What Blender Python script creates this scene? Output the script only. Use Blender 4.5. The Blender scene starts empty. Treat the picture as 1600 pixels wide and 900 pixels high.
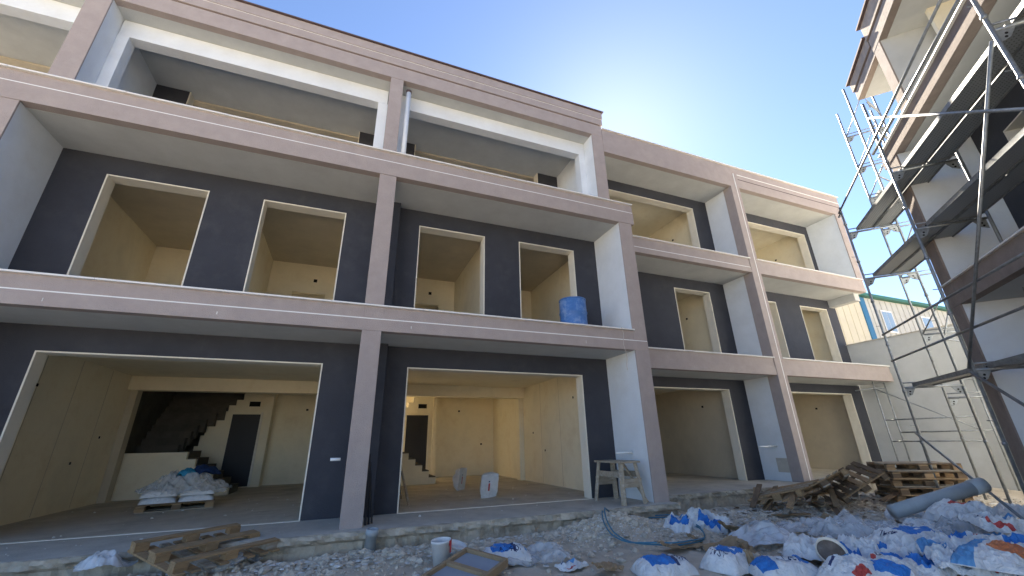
import bpy, math, random
import numpy as np
from mathutils import Vector, Matrix, noise
R = math.radians
scn = bpy.context.scene
col = scn.collection

# ------------------------------------------------------------------ camera
CAM = Vector((0.0, -7.0, 1.12))
FPX = 636.1
YAW, PITCH, ROLL = R(21.8236), R(20.8239), R(-1.1325)
fw = Vector((math.sin(YAW)*math.cos(PITCH), math.cos(YAW)*math.cos(PITCH), math.sin(PITCH)))
r0 = Vector((math.cos(YAW), -math.sin(YAW), 0)); u0 = r0.cross(fw)
rt = math.cos(ROLL)*r0 + math.sin(ROLL)*u0
up = -math.sin(ROLL)*r0 + math.cos(ROLL)*u0
cam = bpy.data.cameras.new('camera'); cam.sensor_width = 36.0; cam.lens = FPX/1600*36
cam.clip_start = 0.05; cam.clip_end = 2000
co = bpy.data.objects.new('camera', cam); col.objects.link(co)
m = Matrix((rt, up, -fw)).transposed().to_4x4(); m.translation = CAM
co.matrix_world = m
scn.camera = co
def ray(u, v): return fw + (u-800)/FPX*rt - (v-450)/FPX*up
def on_z(u, v, z):
    d = ray(u, v); return CAM + d*((z-CAM.z)/d.z)
def at_dist(u, v, dist):
    d = ray(u, v); return CAM + d*(dist/math.hypot(d.x, d.y))

# ------------------------------------------------------------------ sky, sun, exposure
SUN_AZ, SUN_EL = R(50.5), R(39.5)          # azimuth counted from +X towards +Y
sd = Vector((math.cos(SUN_AZ)*math.cos(SUN_EL), math.sin(SUN_AZ)*math.cos(SUN_EL), math.sin(SUN_EL)))
world = bpy.data.worlds.new('World'); scn.world = world; world.use_nodes = True
wn = world.node_tree; bg = wn.nodes['Background']
sky = wn.nodes.new('ShaderNodeTexSky'); sky.sky_type = 'NISHITA'; sky.sun_disc = False
sky.sun_elevation = SUN_EL; sky.sun_rotation = R(90)-SUN_AZ
sky.air_density = 0.55; sky.dust_density = 0.08; sky.ozone_density = 4.0
wn.links.new(sky.outputs[0], bg.inputs[0]); bg.inputs[1].default_value = 0.064
sl = bpy.data.lights.new('sun', 'SUN'); sl.energy = 5.0; sl.angle = R(0.53); sl.color = (1, .93, .82)
so = bpy.data.objects.new('sun', sl); col.objects.link(so)
so.rotation_euler = (-sd).to_track_quat('-Z', 'Y').to_euler(); so.location = (20, 30, 40)
vs = scn.view_settings
vs.view_transform = 'Standard'; vs.look = 'None'; vs.gamma = 1.0; vs.use_curve_mapping = False
vs.exposure = 2.75
vs.use_white_balance = True; vs.white_balance_temperature = 7000; vs.white_balance_tint = 10
scn.cycles.max_bounces = 12; scn.cycles.diffuse_bounces = 8

# ------------------------------------------------------------------ materials
MAT = {}
def mat(name, c, rough=.85, var=.10, vscale=1.5, bump=.0, bscale=60, metal=0.0, stain=None, stain_amt=.0, stain_scale=.8, spec=.3, stretch=None):
    m = bpy.data.materials.new(name); m.use_nodes = True; nt = m.node_tree; N = nt.nodes; L = nt.links
    b = N['Principled BSDF']; b.inputs['Roughness'].default_value = rough; b.inputs['Metallic'].default_value = metal
    b.inputs['Specular IOR Level'].default_value = spec
    tc = N.new('ShaderNodeTexCoord'); src = tc.outputs['Object']
    if stretch:
        mp = N.new('ShaderNodeMapping'); mp.inputs['Scale'].default_value = stretch; L.new(src, mp.inputs[0]); src = mp.outputs[0]
    n1 = N.new('ShaderNodeTexNoise'); n1.inputs['Scale'].default_value = vscale; n1.inputs['Detail'].default_value = 6; n1.inputs['Roughness'].default_value = .65
    L.new(src, n1.inputs['Vector'])
    mr = N.new('ShaderNodeMapRange'); mr.inputs[1].default_value = .3; mr.inputs[2].default_value = .7
    mr.inputs[3].default_value = 1-var; mr.inputs[4].default_value = 1+var; L.new(n1.outputs[0], mr.inputs[0])
    mx = N.new('ShaderNodeMix'); mx.data_type = 'RGBA'; mx.blend_type = 'MULTIPLY'; mx.inputs[0].default_value = 1
    mx.inputs[6].default_value = (*c, 1); L.new(mr.outputs[0], mx.inputs[7])
    out = mx.outputs[2]
    if stain:
        n2 = N.new('ShaderNodeTexNoise'); n2.inputs['Scale'].default_value = stain_scale; n2.inputs['Detail'].default_value = 8; n2.inputs['Roughness'].default_value = .7
        L.new(src, n2.inputs['Vector'])
        r2 = N.new('ShaderNodeMapRange'); r2.inputs[1].default_value = .5; r2.inputs[2].default_value = .72; r2.inputs[3].default_value = 0; r2.inputs[4].default_value = stain_amt
        L.new(n2.outputs[0], r2.inputs[0])
        m2 = N.new('ShaderNodeMix'); m2.data_type = 'RGBA'; L.new(r2.outputs[0], m2.inputs[0]); L.new(out, m2.inputs[6]); m2.inputs[7].default_value = (*stain, 1)
        out = m2.outputs[2]
    L.new(out, b.inputs['Base Color'])
    if bump > 0:
        n3 = N.new('ShaderNodeTexNoise'); n3.inputs['Scale'].default_value = bscale; n3.inputs['Detail'].default_value = 4
        L.new(src, n3.inputs['Vector'])
        bp = N.new('ShaderNodeBump'); bp.inputs['Strength'].default_value = bump; bp.inputs['Distance'].default_value = .01
        L.new(n3.outputs[0], bp.inputs['Height']); L.new(bp.outputs[0], b.inputs['Normal'])
    MAT[name] = m
    return m
mat('mauve', (.365, .312, .29), .9, .07, 4, .8, 70, stain=(.46, .40, .36), stain_amt=.35, stain_scale=2.5)
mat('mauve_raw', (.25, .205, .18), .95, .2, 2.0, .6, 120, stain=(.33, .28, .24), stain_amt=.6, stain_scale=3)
mat('grey_render', (.47, .48, .47), .92, .08, .8, .4, 90, stain=(.36, .36, .34), stain_amt=.5, stain_scale=.7)
mat('white_paint', (.70, .74, .77), .85, .06, 1.6, .6, 70, stain=(.55, .55, .53), stain_amt=.3, stain_scale=1.1)
mat('soffit', (.52, .54, .53), .9, .07, 2.2, .5, 70, stain=(.43, .44, .43), stain_amt=.4, stain_scale=.8)
mat('charcoal', (.042, .045, .056), .75, .12, 1.3, .5, 80, stain=(.085, .086, .092), stain_amt=.3, stain_scale=2.4)
mat('cream', (.83, .755, .58), .9, .10, 1.3, .4, 60, stain=(.58, .48, .32), stain_amt=.6, stain_scale=1.3)
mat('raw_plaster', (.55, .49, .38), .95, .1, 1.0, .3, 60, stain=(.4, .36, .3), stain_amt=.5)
mat('reveal', (.74, .70, .60), .85, .06, 2, .3, 90, stain=(.5, .45, .36), stain_amt=.4, stain_scale=2)
mat('marble', (.74, .73, .70), .5, .08, 3, .1, 60, stain=(.5, .46, .4), stain_amt=.5, stain_scale=3)
mat('white_line', (.78, .77, .74), .8, .05, 3)
mat('groove', (.10, .07, .07), .9, .1)
mat('concrete', (.50, .465, .40), .95, .18, 1.3, .6, 40, stain=(.26, .24, .21), stain_amt=.6, stain_scale=1.4)
mat('old_concrete', (.44, .39, .31), .95, .3, 3, 1.0, 25, stain=(.19, .16, .12), stain_amt=.7, stain_scale=4)
mat('dark_concrete_and_shade', (.10, .09, .075), .95, .25, 3, .6, 30)  # concrete of the steps; also paints the unlit void around the stair
mat('black_door', (.022, .022, .026), .5, .1)
mat('hole', (.01, .01, .01), .9, .0)
mat('galv', (.27, .29, .30), .5, .25, 9, .1, 60, metal=.6, stain=(.15, .145, .14), stain_amt=.7, stain_scale=6)
mat('pvc_grey', (.36, .40, .42), .45, .06, 4, stain=(.25, .26, .26), stain_amt=.4, stain_scale=5)
mat('pvc_white', (.70, .72, .72), .45, .06, 4)
mat('wood', (.34, .225, .12), .85, .28, 3.5, .5, 50, stain=(.16, .105, .06), stain_amt=.6, stain_scale=3, stretch=(1.0, 6, 6))
mat('wood_grey', (.33, .28, .21), .9, .25, 3.5, .5, 50, stain=(.55, .52, .47), stain_amt=.6, stain_scale=3, stretch=(1.0, 6, 6))
mat('wood_dark', (.17, .115, .07), .9, .3, 3.5, .5, 50, stretch=(1.0, 6, 6))
mat('cardboard', (.33, .235, .14), .9, .15, 5, .3, 40, stain=(.2, .14, .09), stain_amt=.5, stain_scale=4)
mat('ground', (.54, .465, .365), .97, .28, 2.2, 1.0, 30, stain=(.46, .43, .38), stain_amt=.8, stain_scale=1.1)
mat('rubble', (.53, .47, .38), .95, .35, 9, .5, 60)
mat('flake', (.66, .65, .62), .9, .15, 7)
mat('hose', (.06, .20, .30), .5, .1)
mat('rope', (.55, .5, .45), .9, .1)
mat('barrel_blue', (.06, .17, .42), .45, .18, 5, .2, 20, stain=(.30, .38, .50), stain_amt=.8, stain_scale=5)
mat('red', (.5, .06, .06), .7, .2)
mat('navy_cloth', (.01, .03, .09), .8, .3, 6)
mat('cyan_cloth', (.02, .22, .36), .8, .2, 6)
mat('clad_cream', (.62, .56, .42), .7, .06, 1)
mat('clad_grey_shade', (.50, .49, .44), .7, .08, 1)  # greyed to stand for the face turned out of the sun
mat('clad_blue', (.03, .16, .30), .6, .05)
mat('roof_green', (.04, .16, .12), .6, .1)
mat('glass', (.25, .34, .42), .15, .1, 1, spec=.6)
mat('lid_brown', (.17, .135, .11), .7, .3, 12, stain=(.35, .32, .29), stain_amt=.6, stain_scale=9)
mat('grey_sheet', (.30, .33, .38), .8, .1)
mat('ink_navy', (.02, .03, .10), .7, .05)
mat('ink_white', (.75, .78, .80), .7, .05)
mat('sack_white', (.68, .69, .69), .75, .08, 6, .3, 40, stain=(.45, .42, .37), stain_amt=.4, stain_scale=5)

def film(name, c, alpha):
    m = bpy.data.materials.new(name); m.use_nodes = True; nt = m.node_tree; N = nt.nodes; L = nt.links
    b = N['Principled BSDF']; b.inputs['Base Color'].default_value = (*c, 1); b.inputs['Roughness'].default_value = .2
    b.inputs['Specular IOR Level'].default_value = .6
    n = N.new('ShaderNodeTexNoise'); n.inputs['Scale'].default_value = 5; n.inputs['Detail'].default_value = 6
    tc = N.new('ShaderNodeTexCoord'); L.new(tc.outputs['Object'], n.inputs['Vector'])
    mr = N.new('ShaderNodeMapRange'); mr.inputs[1].default_value = .35; mr.inputs[2].default_value = .65; mr.inputs[3].default_value = alpha-.2; mr.inputs[4].default_value = min(1, alpha+.2)
    L.new(n.outputs[0], mr.inputs[0]); L.new(mr.outputs[0], b.inputs['Alpha'])
    MAT[name] = m
film('film', (.60, .63, .65), .48)
film('film_thick', (.60, .63, .66), .85)

def perforated():
    m = bpy.data.materials.new('perforated_steel'); m.use_nodes = True; nt = m.node_tree; N = nt.nodes; L = nt.links
    b = N['Principled BSDF']; b.inputs['Metallic'].default_value = .5; b.inputs['Roughness'].default_value = .5
    tc = N.new('ShaderNodeTexCoord'); v = N.new('ShaderNodeTexVoronoi'); v.inputs['Scale'].default_value = 22; v.inputs['Randomness'].default_value = 0
    L.new(tc.outputs['Object'], v.inputs['Vector'])
    r = N.new('ShaderNodeMapRange'); r.inputs[1].default_value = .28; r.inputs[2].default_value = .36; L.new(v.outputs['Distance'], r.inputs[0])
    mx = N.new('ShaderNodeMix'); mx.data_type = 'RGBA'; mx.inputs[6].default_value = (.02, .02, .02, 1); mx.inputs[7].default_value = (.30, .32, .33, 1)
    L.new(r.outputs[0], mx.inputs[0]); L.new(mx.outputs[2], b.inputs['Base Color'])
    bp = N.new('ShaderNodeBump'); bp.inputs['Strength'].default_value = .8; bp.inputs['Distance'].default_value = .01; L.new(r.outputs[0], bp.inputs['Height']); L.new(bp.outputs[0], b.inputs['Normal'])
    MAT['perforated_steel'] = m
perforated()

def print_mat(name, rects, base=(.70, .72, .73)):
    """sack material: rects = [(u0,u1,v0,v1,colour)] printed flat on the sack by its UVs"""
    m = bpy.data.materials.new(name); m.use_nodes = True; nt = m.node_tree; N = nt.nodes; L = nt.links
    b = N['Principled BSDF']; b.inputs['Roughness'].default_value = .55
    uv = N.new('ShaderNodeUVMap'); sp = N.new('ShaderNodeSeparateXYZ'); L.new(uv.outputs[0], sp.inputs[0])
    def cmp(sock, val, op):
        k = N.new('ShaderNodeMath'); k.operation = op; L.new(sock, k.inputs[0]); k.inputs[1].default_value = val; return k.outputs[0]
    def mul(a, c):
        k = N.new('ShaderNodeMath'); k.operation = 'MULTIPLY'; L.new(a, k.inputs[0]); L.new(c, k.inputs[1]); return k.outputs[0]
    n1 = N.new('ShaderNodeTexNoise'); n1.inputs['Scale'].default_value = 6; n1.inputs['Detail'].default_value = 6
    tc = N.new('ShaderNodeTexCoord'); L.new(tc.outputs['Object'], n1.inputs['Vector'])
    mr = N.new('ShaderNodeMapRange'); mr.inputs[1].default_value = .3; mr.inputs[2].default_value = .75; mr.inputs[3].default_value = 1.06; mr.inputs[4].default_value = .78
    L.new(n1.outputs[0], mr.inputs[0])
    cur = None
    for (a, c, d, e, colr) in rects:
        k = mul(mul(cmp(sp.outputs[0], a, 'GREATER_THAN'), cmp(sp.outputs[0], c, 'LESS_THAN')), mul(cmp(sp.outputs[1], d, 'GREATER_THAN'), cmp(sp.outputs[1], e, 'LESS_THAN')))
        mx = N.new('ShaderNodeMix'); mx.data_type = 'RGBA'; L.new(k, mx.inputs[0])
        if cur is None: mx.inputs[6].default_value = (*base, 1)
        else: L.new(cur, mx.inputs[6])
        mx.inputs[7].default_value = (*colr, 1); cur = mx.outputs[2]
    m2 = N.new('ShaderNodeMix'); m2.data_type = 'RGBA'; m2.blend_type = 'MULTIPLY'; m2.inputs[0].default_value = 1
    L.new(cur, m2.inputs[6]); L.new(mr.outputs[0], m2.inputs[7]); L.new(m2.outputs[2], b.inputs['Base Color'])
    n3 = N.new('ShaderNodeTexNoise'); n3.inputs['Scale'].default_value = 9; n3.inputs['Detail'].default_value = 6; n3.inputs['Distortion'].default_value = 1.2; L.new(tc.outputs['Object'], n3.inputs['Vector'])
    bp = N.new('ShaderNodeBump'); bp.inputs['Strength'].default_value = .9; bp.inputs['Distance'].default_value = .05; L.new(n3.outputs[0], bp.inputs['Height']); L.new(bp.outputs[0], b.inputs['Normal'])
    MAT[name] = m
BLUE = (.02, .20, .58); NAVY = (.03, .05, .14); RED = (.55, .07, .06); ORANGE = (.62, .20, .08); LBLUE = (.10, .32, .60)
print_mat('sack_a', [(.18, .62, .15, .85, BLUE), (.62, .68, .12, .88, NAVY), (.86, .92, .2, .8, LBLUE)])
print_mat('sack_b', [(.30, .80, .22, .74, BLUE), (.55, .62, .35, .5, (.7, .75, .8))])
print_mat('sack_c', [(.05, .30, .1, .9, BLUE), (.70, .95, .3, .95, BLUE), (.42, .52, .7, .8, RED)])
print_mat('sack_d', [(.55, .98, .55, .98, LBLUE), (.1, .45, .08, .2, RED), (.12, .3, .6, .66, NAVY)])
print_mat('sack_e', [(.0, 1., .62, 1., LBLUE), (.3, 1., .0, .5, ORANGE)])
print_mat('sack_f', [(.30, .62, .42, .52, RED), (.66, .72, .42, .5, NAVY)])

# ------------------------------------------------------------------ mesh helpers
class MB:
    def __init__(s): s.v = []; s.f = []
    def box(s, x0, x1, y0, y1, z0, z1):
        b = len(s.v)
        s.v += [(x0,y0,z0),(x1,y0,z0),(x1,y1,z0),(x0,y1,z0),(x0,y0,z1),(x1,y0,z1),(x1,y1,z1),(x0,y1,z1)]
        s.f += [tuple(b+i for i in q) for q in ((0,3,2,1),(4,5,6,7),(0,1,5,4),(1,2,6,5),(2,3,7,6),(3,0,4,7))]
        return s
    def bar(s, p, q, w, h):
        p = Vector(p); q = Vector(q); d = (q-p).normalized(); a = d.cross(Vector((0,0,1)))
        if a.length < .01: a = Vector((1,0,0))
        a.normalize(); c = a.cross(d); b = len(s.v)
        for o in (p, q):
            for i, j in ((-1,-1),(1,-1),(1,1),(-1,1)): s.v.append(tuple(o + a*i*w/2 + c*j*h/2))
        s.f += [tuple(b+i for i in t) for t in ((3,2,1,0),(4,5,6,7),(0,1,5,4),(1,2,6,5),(2,3,7,6),(3,0,4,7))]
        return s
    def tube(s, p, q, r, n=10, r2=None):
        p = Vector(p); q = Vector(q); d = (q-p).normalized(); a = d.orthogonal().normalized(); c = d.cross(a); b = len(s.v)
        for o, rr in ((p, r), (q, r if r2 is None else r2)):
            for i in range(n):
                t = 2*math.pi*i/n; s.v.append(tuple(o + a*rr*math.cos(t) + c*rr*math.sin(t)))
        for i in range(n): j = (i+1) % n; s.f.append((b+i, b+j, b+n+j, b+n+i))
        s.f.append(tuple(b+i for i in range(n))[::-1]); s.f.append(tuple(b+n+i for i in range(n)))
        return s
    def path(s, pts, r, n=8):
        b = len(s.v); pts = [Vector(p) for p in pts]; K = len(pts)
        for k, p in enumerate(pts):
            d = (pts[min(k+1, K-1)]-pts[max(k-1, 0)]).normalized(); a = d.cross(Vector((.13, .2, 1))).normalized(); c = a.cross(d)
            for i in range(n): t = 2*math.pi*i/n; s.v.append(tuple(p + a*r*math.cos(t) + c*r*math.sin(t)))
        for k in range(K-1):
            for i in range(n): j = (i+1) % n; s.f.append((b+k*n+i, b+k*n+j, b+(k+1)*n+j, b+(k+1)*n+i))
        return s
    def lathe(s, prof, n=24, c=(0,0,0)):
        b = len(s.v)
        for r, z in prof:
            for i in range(n): t = 2*math.pi*i/n; s.v.append((c[0]+r*math.cos(t), c[1]+r*math.sin(t), c[2]+z))
        for k in range(len(prof)-1):
            for i in range(n): j = (i+1) % n; s.f.append((b+k*n+i, b+k*n+j, b+(k+1)*n+j, b+(k+1)*n+i))
        return s
    def prism(s, poly, y0, y1):
        """polygon in XZ extruded along Y"""
        b = len(s.v); n = len(poly)
        for y in (y0, y1): s.v += [(x, y, z) for x, z in poly]
        s.f.append(tuple(b+i for i in range(n))); s.f.append(tuple(b+n+i for i in range(n))[::-1])
        for i in range(n): j = (i+1) % n; s.f.append((b+i, b+n+i, b+n+j, b+j))
        return s
    def cells(s, xs, zs, y0, y1, openings):
        """wall slab in the XZ plane with rectangular openings, no inner faces"""
        xs = sorted(set(xs)); zs = sorted(set(zs))
        def solid(i, k):
            if i < 0 or k < 0 or i >= len(xs)-1 or k >= len(zs)-1: return False
            cx = (xs[i]+xs[i+1])/2; cz = (zs[k]+zs[k+1])/2
            return not any(a < cx < b and c < cz < d for a, b, c, d in openings)
        def q(*p): b = len(s.v); s.v += p; s.f.append((b, b+1, b+2, b+3))
        for i in range(len(xs)-1):
            for k in range(len(zs)-1):
                if not solid(i, k): continue
                x0, x1, z0, z1 = xs[i], xs[i+1], zs[k], zs[k+1]
                q((x0,y0,z0),(x1,y0,z0),(x1,y0,z1),(x0,y0,z1)); q((x1,y1,z0),(x0,y1,z0),(x0,y1,z1),(x1,y1,z1))
                if not solid(i-1, k): q((x0,y1,z0),(x0,y0,z0),(x0,y0,z1),(x0,y1,z1))
                if not solid(i+1, k): q((x1,y0,z0),(x1,y1,z0),(x1,y1,z1),(x1,y0,z1))
                if not solid(i, k-1): q((x0,y1,z0),(x1,y1,z0),(x1,y0,z0),(x0,y0,z0))
                if not solid(i, k+1): q((x0,y0,z1),(x1,y0,z1),(x1,y1,z1),(x0,y1,z1))
        return s
    def mesh(s, name, mt=None, smooth=False):
        me = bpy.data.meshes.new(name); me.from_pydata(s.v, [], s.f); me.update()
        if mt: me.materials.append(MAT[mt])
        if smooth: me.polygons.foreach_set('use_smooth', [True]*len(me.polygons))
        return me
    def build(s, name, mt, parent=None, smooth=False, bevel=0):
        o = bpy.data.objects.new(name, s.mesh(name, mt, smooth)); col.objects.link(o)
        if parent: o.parent = parent
        if bevel:
            b = o.modifiers.new('bevel', 'BEVEL'); b.width = bevel; b.segments = 2; b.limit_method = 'ANGLE'
        return o
def tag(o, label, cat, group=None):
    o['label'] = label; o['category'] = cat
    if group: o['group'] = group
    return o
def empty(name, loc=(0,0,0), rz=0.0):
    o = bpy.data.objects.new(name, None); o.location = loc; o.rotation_euler = (0,0,rz); o.empty_display_size = .2; col.objects.link(o); return o
def copy_tree(o, parent=None):
    c = o.copy(); col.objects.link(c)
    if parent: c.parent = parent
    for ch in list(o.children): copy_tree(ch, c)
    return c
def struct(o): o['kind'] = 'structure'; return o
rnd = random.Random(7)

# ------------------------------------------------------------------ terrain
def hground(x, y):
    h = -.27 + .05*noise.noise((x*.9, y*.9, 3.1)) + .03*noise.noise((x*2.7, y*2.7, 1.7))
    if y > -2.5: h += .05*max(0, 1-abs(y+.55)/.9)                                   # rubble banked against the plinth
    h += .22*math.exp(-(((x-4.25)/.75)**2+((y+.62)/.42)**2))                        # heap of chippings
    h += .10*math.exp(-(((x-7.2)/2.2)**2+((y+2.9)/1.0)**2))
    h += .10*math.exp(-(((x-10.5)/2.5)**2+((y+.8)/1.2)**2))
    return h
def axis(lo, hi, step, far):
    a = list(np.arange(lo, hi+1e-6, step)); k = step; x = lo
    L = []
    while x > -far: k *= 1.6; x -= k; L.append(x)
    Rr = []; k = step; x = hi
    while x < far: k *= 1.6; x += k; Rr.append(x)
    return L[::-1]+a+Rr
gx = axis(-6, 17.5, .07, 600); gy = axis(-5.5, 1.0, .07, 600)
g = MB()
dense = lambda x, y: -6.5 < x < 18 and -6 < y < 1.5
for y in gy:
    for x in gx:
        z = hground(x, y) if dense(x, y) else -.27
        if dense(x, y): z += .022*noise.noise((x*9, y*9, 0))+.012*noise.noise((x*23, y*23, 5))
        g.v.append((x, y, z))
nx = len(gx)
for j in range(len(gy)-1):
    for i in range(nx-1): g.f.append((j*nx+i, j*nx+i+1, (j+1)*nx+i+1, (j+1)*nx+i))
struct(g.build('ground', 'ground', smooth=True))

# ------------------------------------------------------------------ the buildings
def rough_plinth(name, x0, x1, yf, yb, z0, z1, parent, seed):
    """concrete floor slab whose front edge is cast rough and broken"""
    n = int((x1-x0)/.06); b = MB(); lev = [z1, z1-.012, z1-.05, z1-.09, z1-.13, z1-.2, z0]
    offs = [.03, 0, 0, .0, .05, .06, .06]
    for i in range(n+1):
        x = x0+(x1-x0)*i/n
        for k, z in enumerate(lev):
            j = .05*noise.noise((x*2.3, k*.5, seed))+.05*noise.noise((x*9, k*1.7, seed+4))+.02*noise.noise((x*27, k*3.7, seed+6))
            b.v.append((x, yf+offs[k]+j*(1 if k else .8), z+(.012*noise.noise((x*7, k, seed+9)) if 0 < k < 6 else 0)))
        b.v.append((x, yb, z1))
    w = len(lev)+1
    for i in range(n):
        for k in range(len(lev)-1): b.f.append((i*w+k, i*w+k+1, (i+1)*w+k+1, (i+1)*w+k))
        b.f.append((i*w+w-1, i*w, (i+1)*w, (i+1)*w+w-1))
    o = b.build(name, 'concrete', parent); o.data.materials.append(MAT['old_concrete'])
    for i, pl in enumerate(o.data.polygons): pl.material_index = 0 if i % len(lev) == len(lev)-1 else 1
    return o

def fascia(name, x0, x1, yf, z0, zl, z1, parent, cap=True, capx=None, line=True):
    """balcony edge: lower band, thin white line, upper band a little set back, marble cap"""
    o = MB().box(x0, x1, yf, yf+.16, z0, zl).build(name, 'mauve', parent, bevel=.004)
    MB().box(x0+.002, x1-.002, yf+.014, yf+.158, zl+.018, z1).build('upper_band', 'mauve', o)
    MB().box(x0+.004, x1-.004, yf+.006, yf+.15, zl, zl+.018).build('white_line', 'white_line' if line else 'mauve', o)
    if cap:
        c0, c1 = capx or (x0, x1)
        n = max(1, round((c1-c0)/1.45)); w = (c1-c0)/n
        for i in range(n):
            MB().box(c0+i*w+.002, c0+(i+1)*w-.002, yf-.035+rnd.uniform(-.004, .004), yf+.2, z1, z1+.028).build('cap_stone', 'marble', o, bevel=.004)
    return o

def opening_wall(x0, x1, z0, z1, y, ops, parent, thick=.25, wallmat='charcoal', lining='reveal'):
    xs = [x0, x1]+[v for o in ops for v in o[:2]]; zs = [z0, z1]+[v for o in ops for v in o[2:]]
    w = MB().cells(xs, zs, y, y+thick, ops).build('facade_wall', wallmat, parent)
    for a, b, c, d in ops:
        t = .022; l = MB()
        d2 = min(d, z1)
        l.box(a, a+t, y-.006, y+thick+.01, c, d2-t); l.box(b-t, b, y-.006, y+thick+.01, c, d2-t); l.box(a, b, y-.006, y+thick+.01, d2-t, d2)
        l.build('opening_lining', lining, w)
    return w

def socket(x, y, z, parent, axis='x', w=.05, h=.05):
    b = MB()
    if axis == 'x': b.box(x-.006, x+.006, y-w/2, y+w/2, z-h/2, z+h/2)
    else: b.box(x-w/2, x+w/2, y-.006, y+.006, z-h/2, z+h/2)
    b.build('wall_box', 'hole', parent)

def stair(parent, dx):
    """stair with a stepped cream side wall, dark unfinished treads and a lobby wall with a door behind"""
    n1 = 6; tr = .21; ri = .172
    xs, zs = -2.54+dx, .02
    poly = [(xs, zs)]
    for i in range(n1):
        poly += [(xs-i*tr, zs+(i+1)*ri), (xs-(i+1)*tr, zs+(i+1)*ri)]
    xe = xs-n1*tr; zt = zs+n1*ri
    poly += [(-4.96+dx, zt), (-4.96+dx, zs)]
    MB().prism(poly[::-1], 6.36, 6.48).build('stair_wall', 'cream', parent)
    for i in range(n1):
        MB().box(xs-(i+1)*tr, xs-i*tr+.02, 6.49, 7.45, zs, zs+(i+1)*ri+.03).build('step', 'dark_concrete_and_shade', parent)
    MB().box(-4.96+dx, xe, 6.49, 7.2, zs, zt-.03).build('landing', 'dark_concrete_and_shade', parent)
    if dx < 1:
        for i in range(9):
            MB().box(-4.96+dx, float(np.interp(zt+(i+1)*.18, [1.1, 1.75, 2.0, 2.38, 2.72, 3], [-4.1, -3.9, -3.74, -3.36, -3.08, -3.0]))+dx, 7.2+i*.2, 7.2+(i+1)*.2+.02, zt-.2+i*.18, zt+(i+1)*.18).build('step', 'dark_concrete_and_shade', parent)
        MB().box(-4.965+dx, -4.95+dx, 6.3, 8.98, .03, 2.82).build('stairwell_shade_panel', 'dark_concrete_and_shade', parent)  # dark side sheet, paints in the shade of the unlit stairwell
        MB().box(-4.94+dx, -2.6+dx, 8.93, 8.985, .03, 2.82).build('stairwell_shade_panel', 'dark_concrete_and_shade', parent)  # dark back sheet, painted as the shaded void above the stair
    # lobby wall with toothed left edge
    pl = [(-2.28+dx, .02), (-2.28+dx, 2.82), (-2.95+dx, 2.82)]
    x, z = -3.03, 2.72
    st_ = [(-3.03, 2.72), (-3.03, 2.55), (-3.2, 2.55), (-3.2, 2.38), (-3.38, 2.38), (-3.38, 2.2), (-3.6, 2.2), (-3.6, 2.0), (-3.78, 2.0), (-3.78, 1.75), (-3.86, 1.75), (-3.86, 1.5), (-3.95, 1.5), (-3.95, 1.2), (-4.05, 1.2), (-4.05, .02)]
    pl += [(a+dx, b) for a, b in st_]
    dw = MB().prism(pl, 8.5, 8.62).build('lobby_wall', 'cream', parent)
    MB().box(-2.29+dx, -2.17+dx, 8.46, 8.99, .02, 2.82).build('wall_return', 'cream', dw)
    d = MB().box(-3.23+dx, -2.47+dx, 8.47, 8.498, .05, 2.11).build('lobby_door', 'black_door', dw)
    MB().box(-2.47+dx, -2.41+dx, 8.46, 8.499, .05, 2.17).build('door_jamb', 'reveal', dw)
    MB().box(-2.84+dx, -2.54+dx, 8.48, 8.499, 2.35, 2.50).build('vent_opening', 'hole', dw)

def ground_room(parent, x0, x1, y0, yb, zc, dx, full=True):
    """cream plastered shop interior"""
    wl = MB().box(x0-.08, x0, y0, yb, .02, zc).build('side_wall', 'cream', parent)
    wr = MB().box(x1, x1+.08, y0, yb, .02, zc).build('side_wall', 'cream', parent)
    ro = [(.42, 1.95, .05, 2.65)] if dx > 1 else []  # unseen rear opening, added so sunlight brightens the right shop
    wb = MB().cells([x0, x1]+[v for o in ro for v in o[:2]], [.02, zc]+[v for o in ro for v in o[2:]], yb, yb+.1, ro).build('back_wall', 'cream', parent)
    MB().box(x0-.08, x1+.08, y0, yb+.1, zc, zc+.06).build('ceiling', 'cream', parent)
    for x, s in ((x0, 1), (x1, -1)):
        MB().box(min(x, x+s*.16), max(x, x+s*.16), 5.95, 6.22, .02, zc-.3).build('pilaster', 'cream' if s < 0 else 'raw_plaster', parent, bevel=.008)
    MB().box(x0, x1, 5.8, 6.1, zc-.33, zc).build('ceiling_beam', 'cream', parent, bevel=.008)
    for y, z in ((2.6, 2.2), (4.4, .9), (5.2, 1.4)): socket(x0+.002, y, z, wl, 'x'); socket(x1-.002, y, z, wr, 'x')
    for yy in (2.3, 3.4, 4.6):                                         # plaster joints showing on the walls
        MB().box(x1-.004, x1, yy, yy+.012, .05, zc-.02).build('plaster_joint', 'raw_plaster', wr)
        MB().box(x0, x0+.004, yy+.3, yy+.312, .05, zc-.02).build('plaster_joint', 'raw_plaster', wl)
    if full:
        stair(parent, dx)
        for x, z in ((-1.2, 2.3), (-.3, 1.1)): socket(x+dx, yb-.001, z, wb, 'y', .07, .06)

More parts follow.
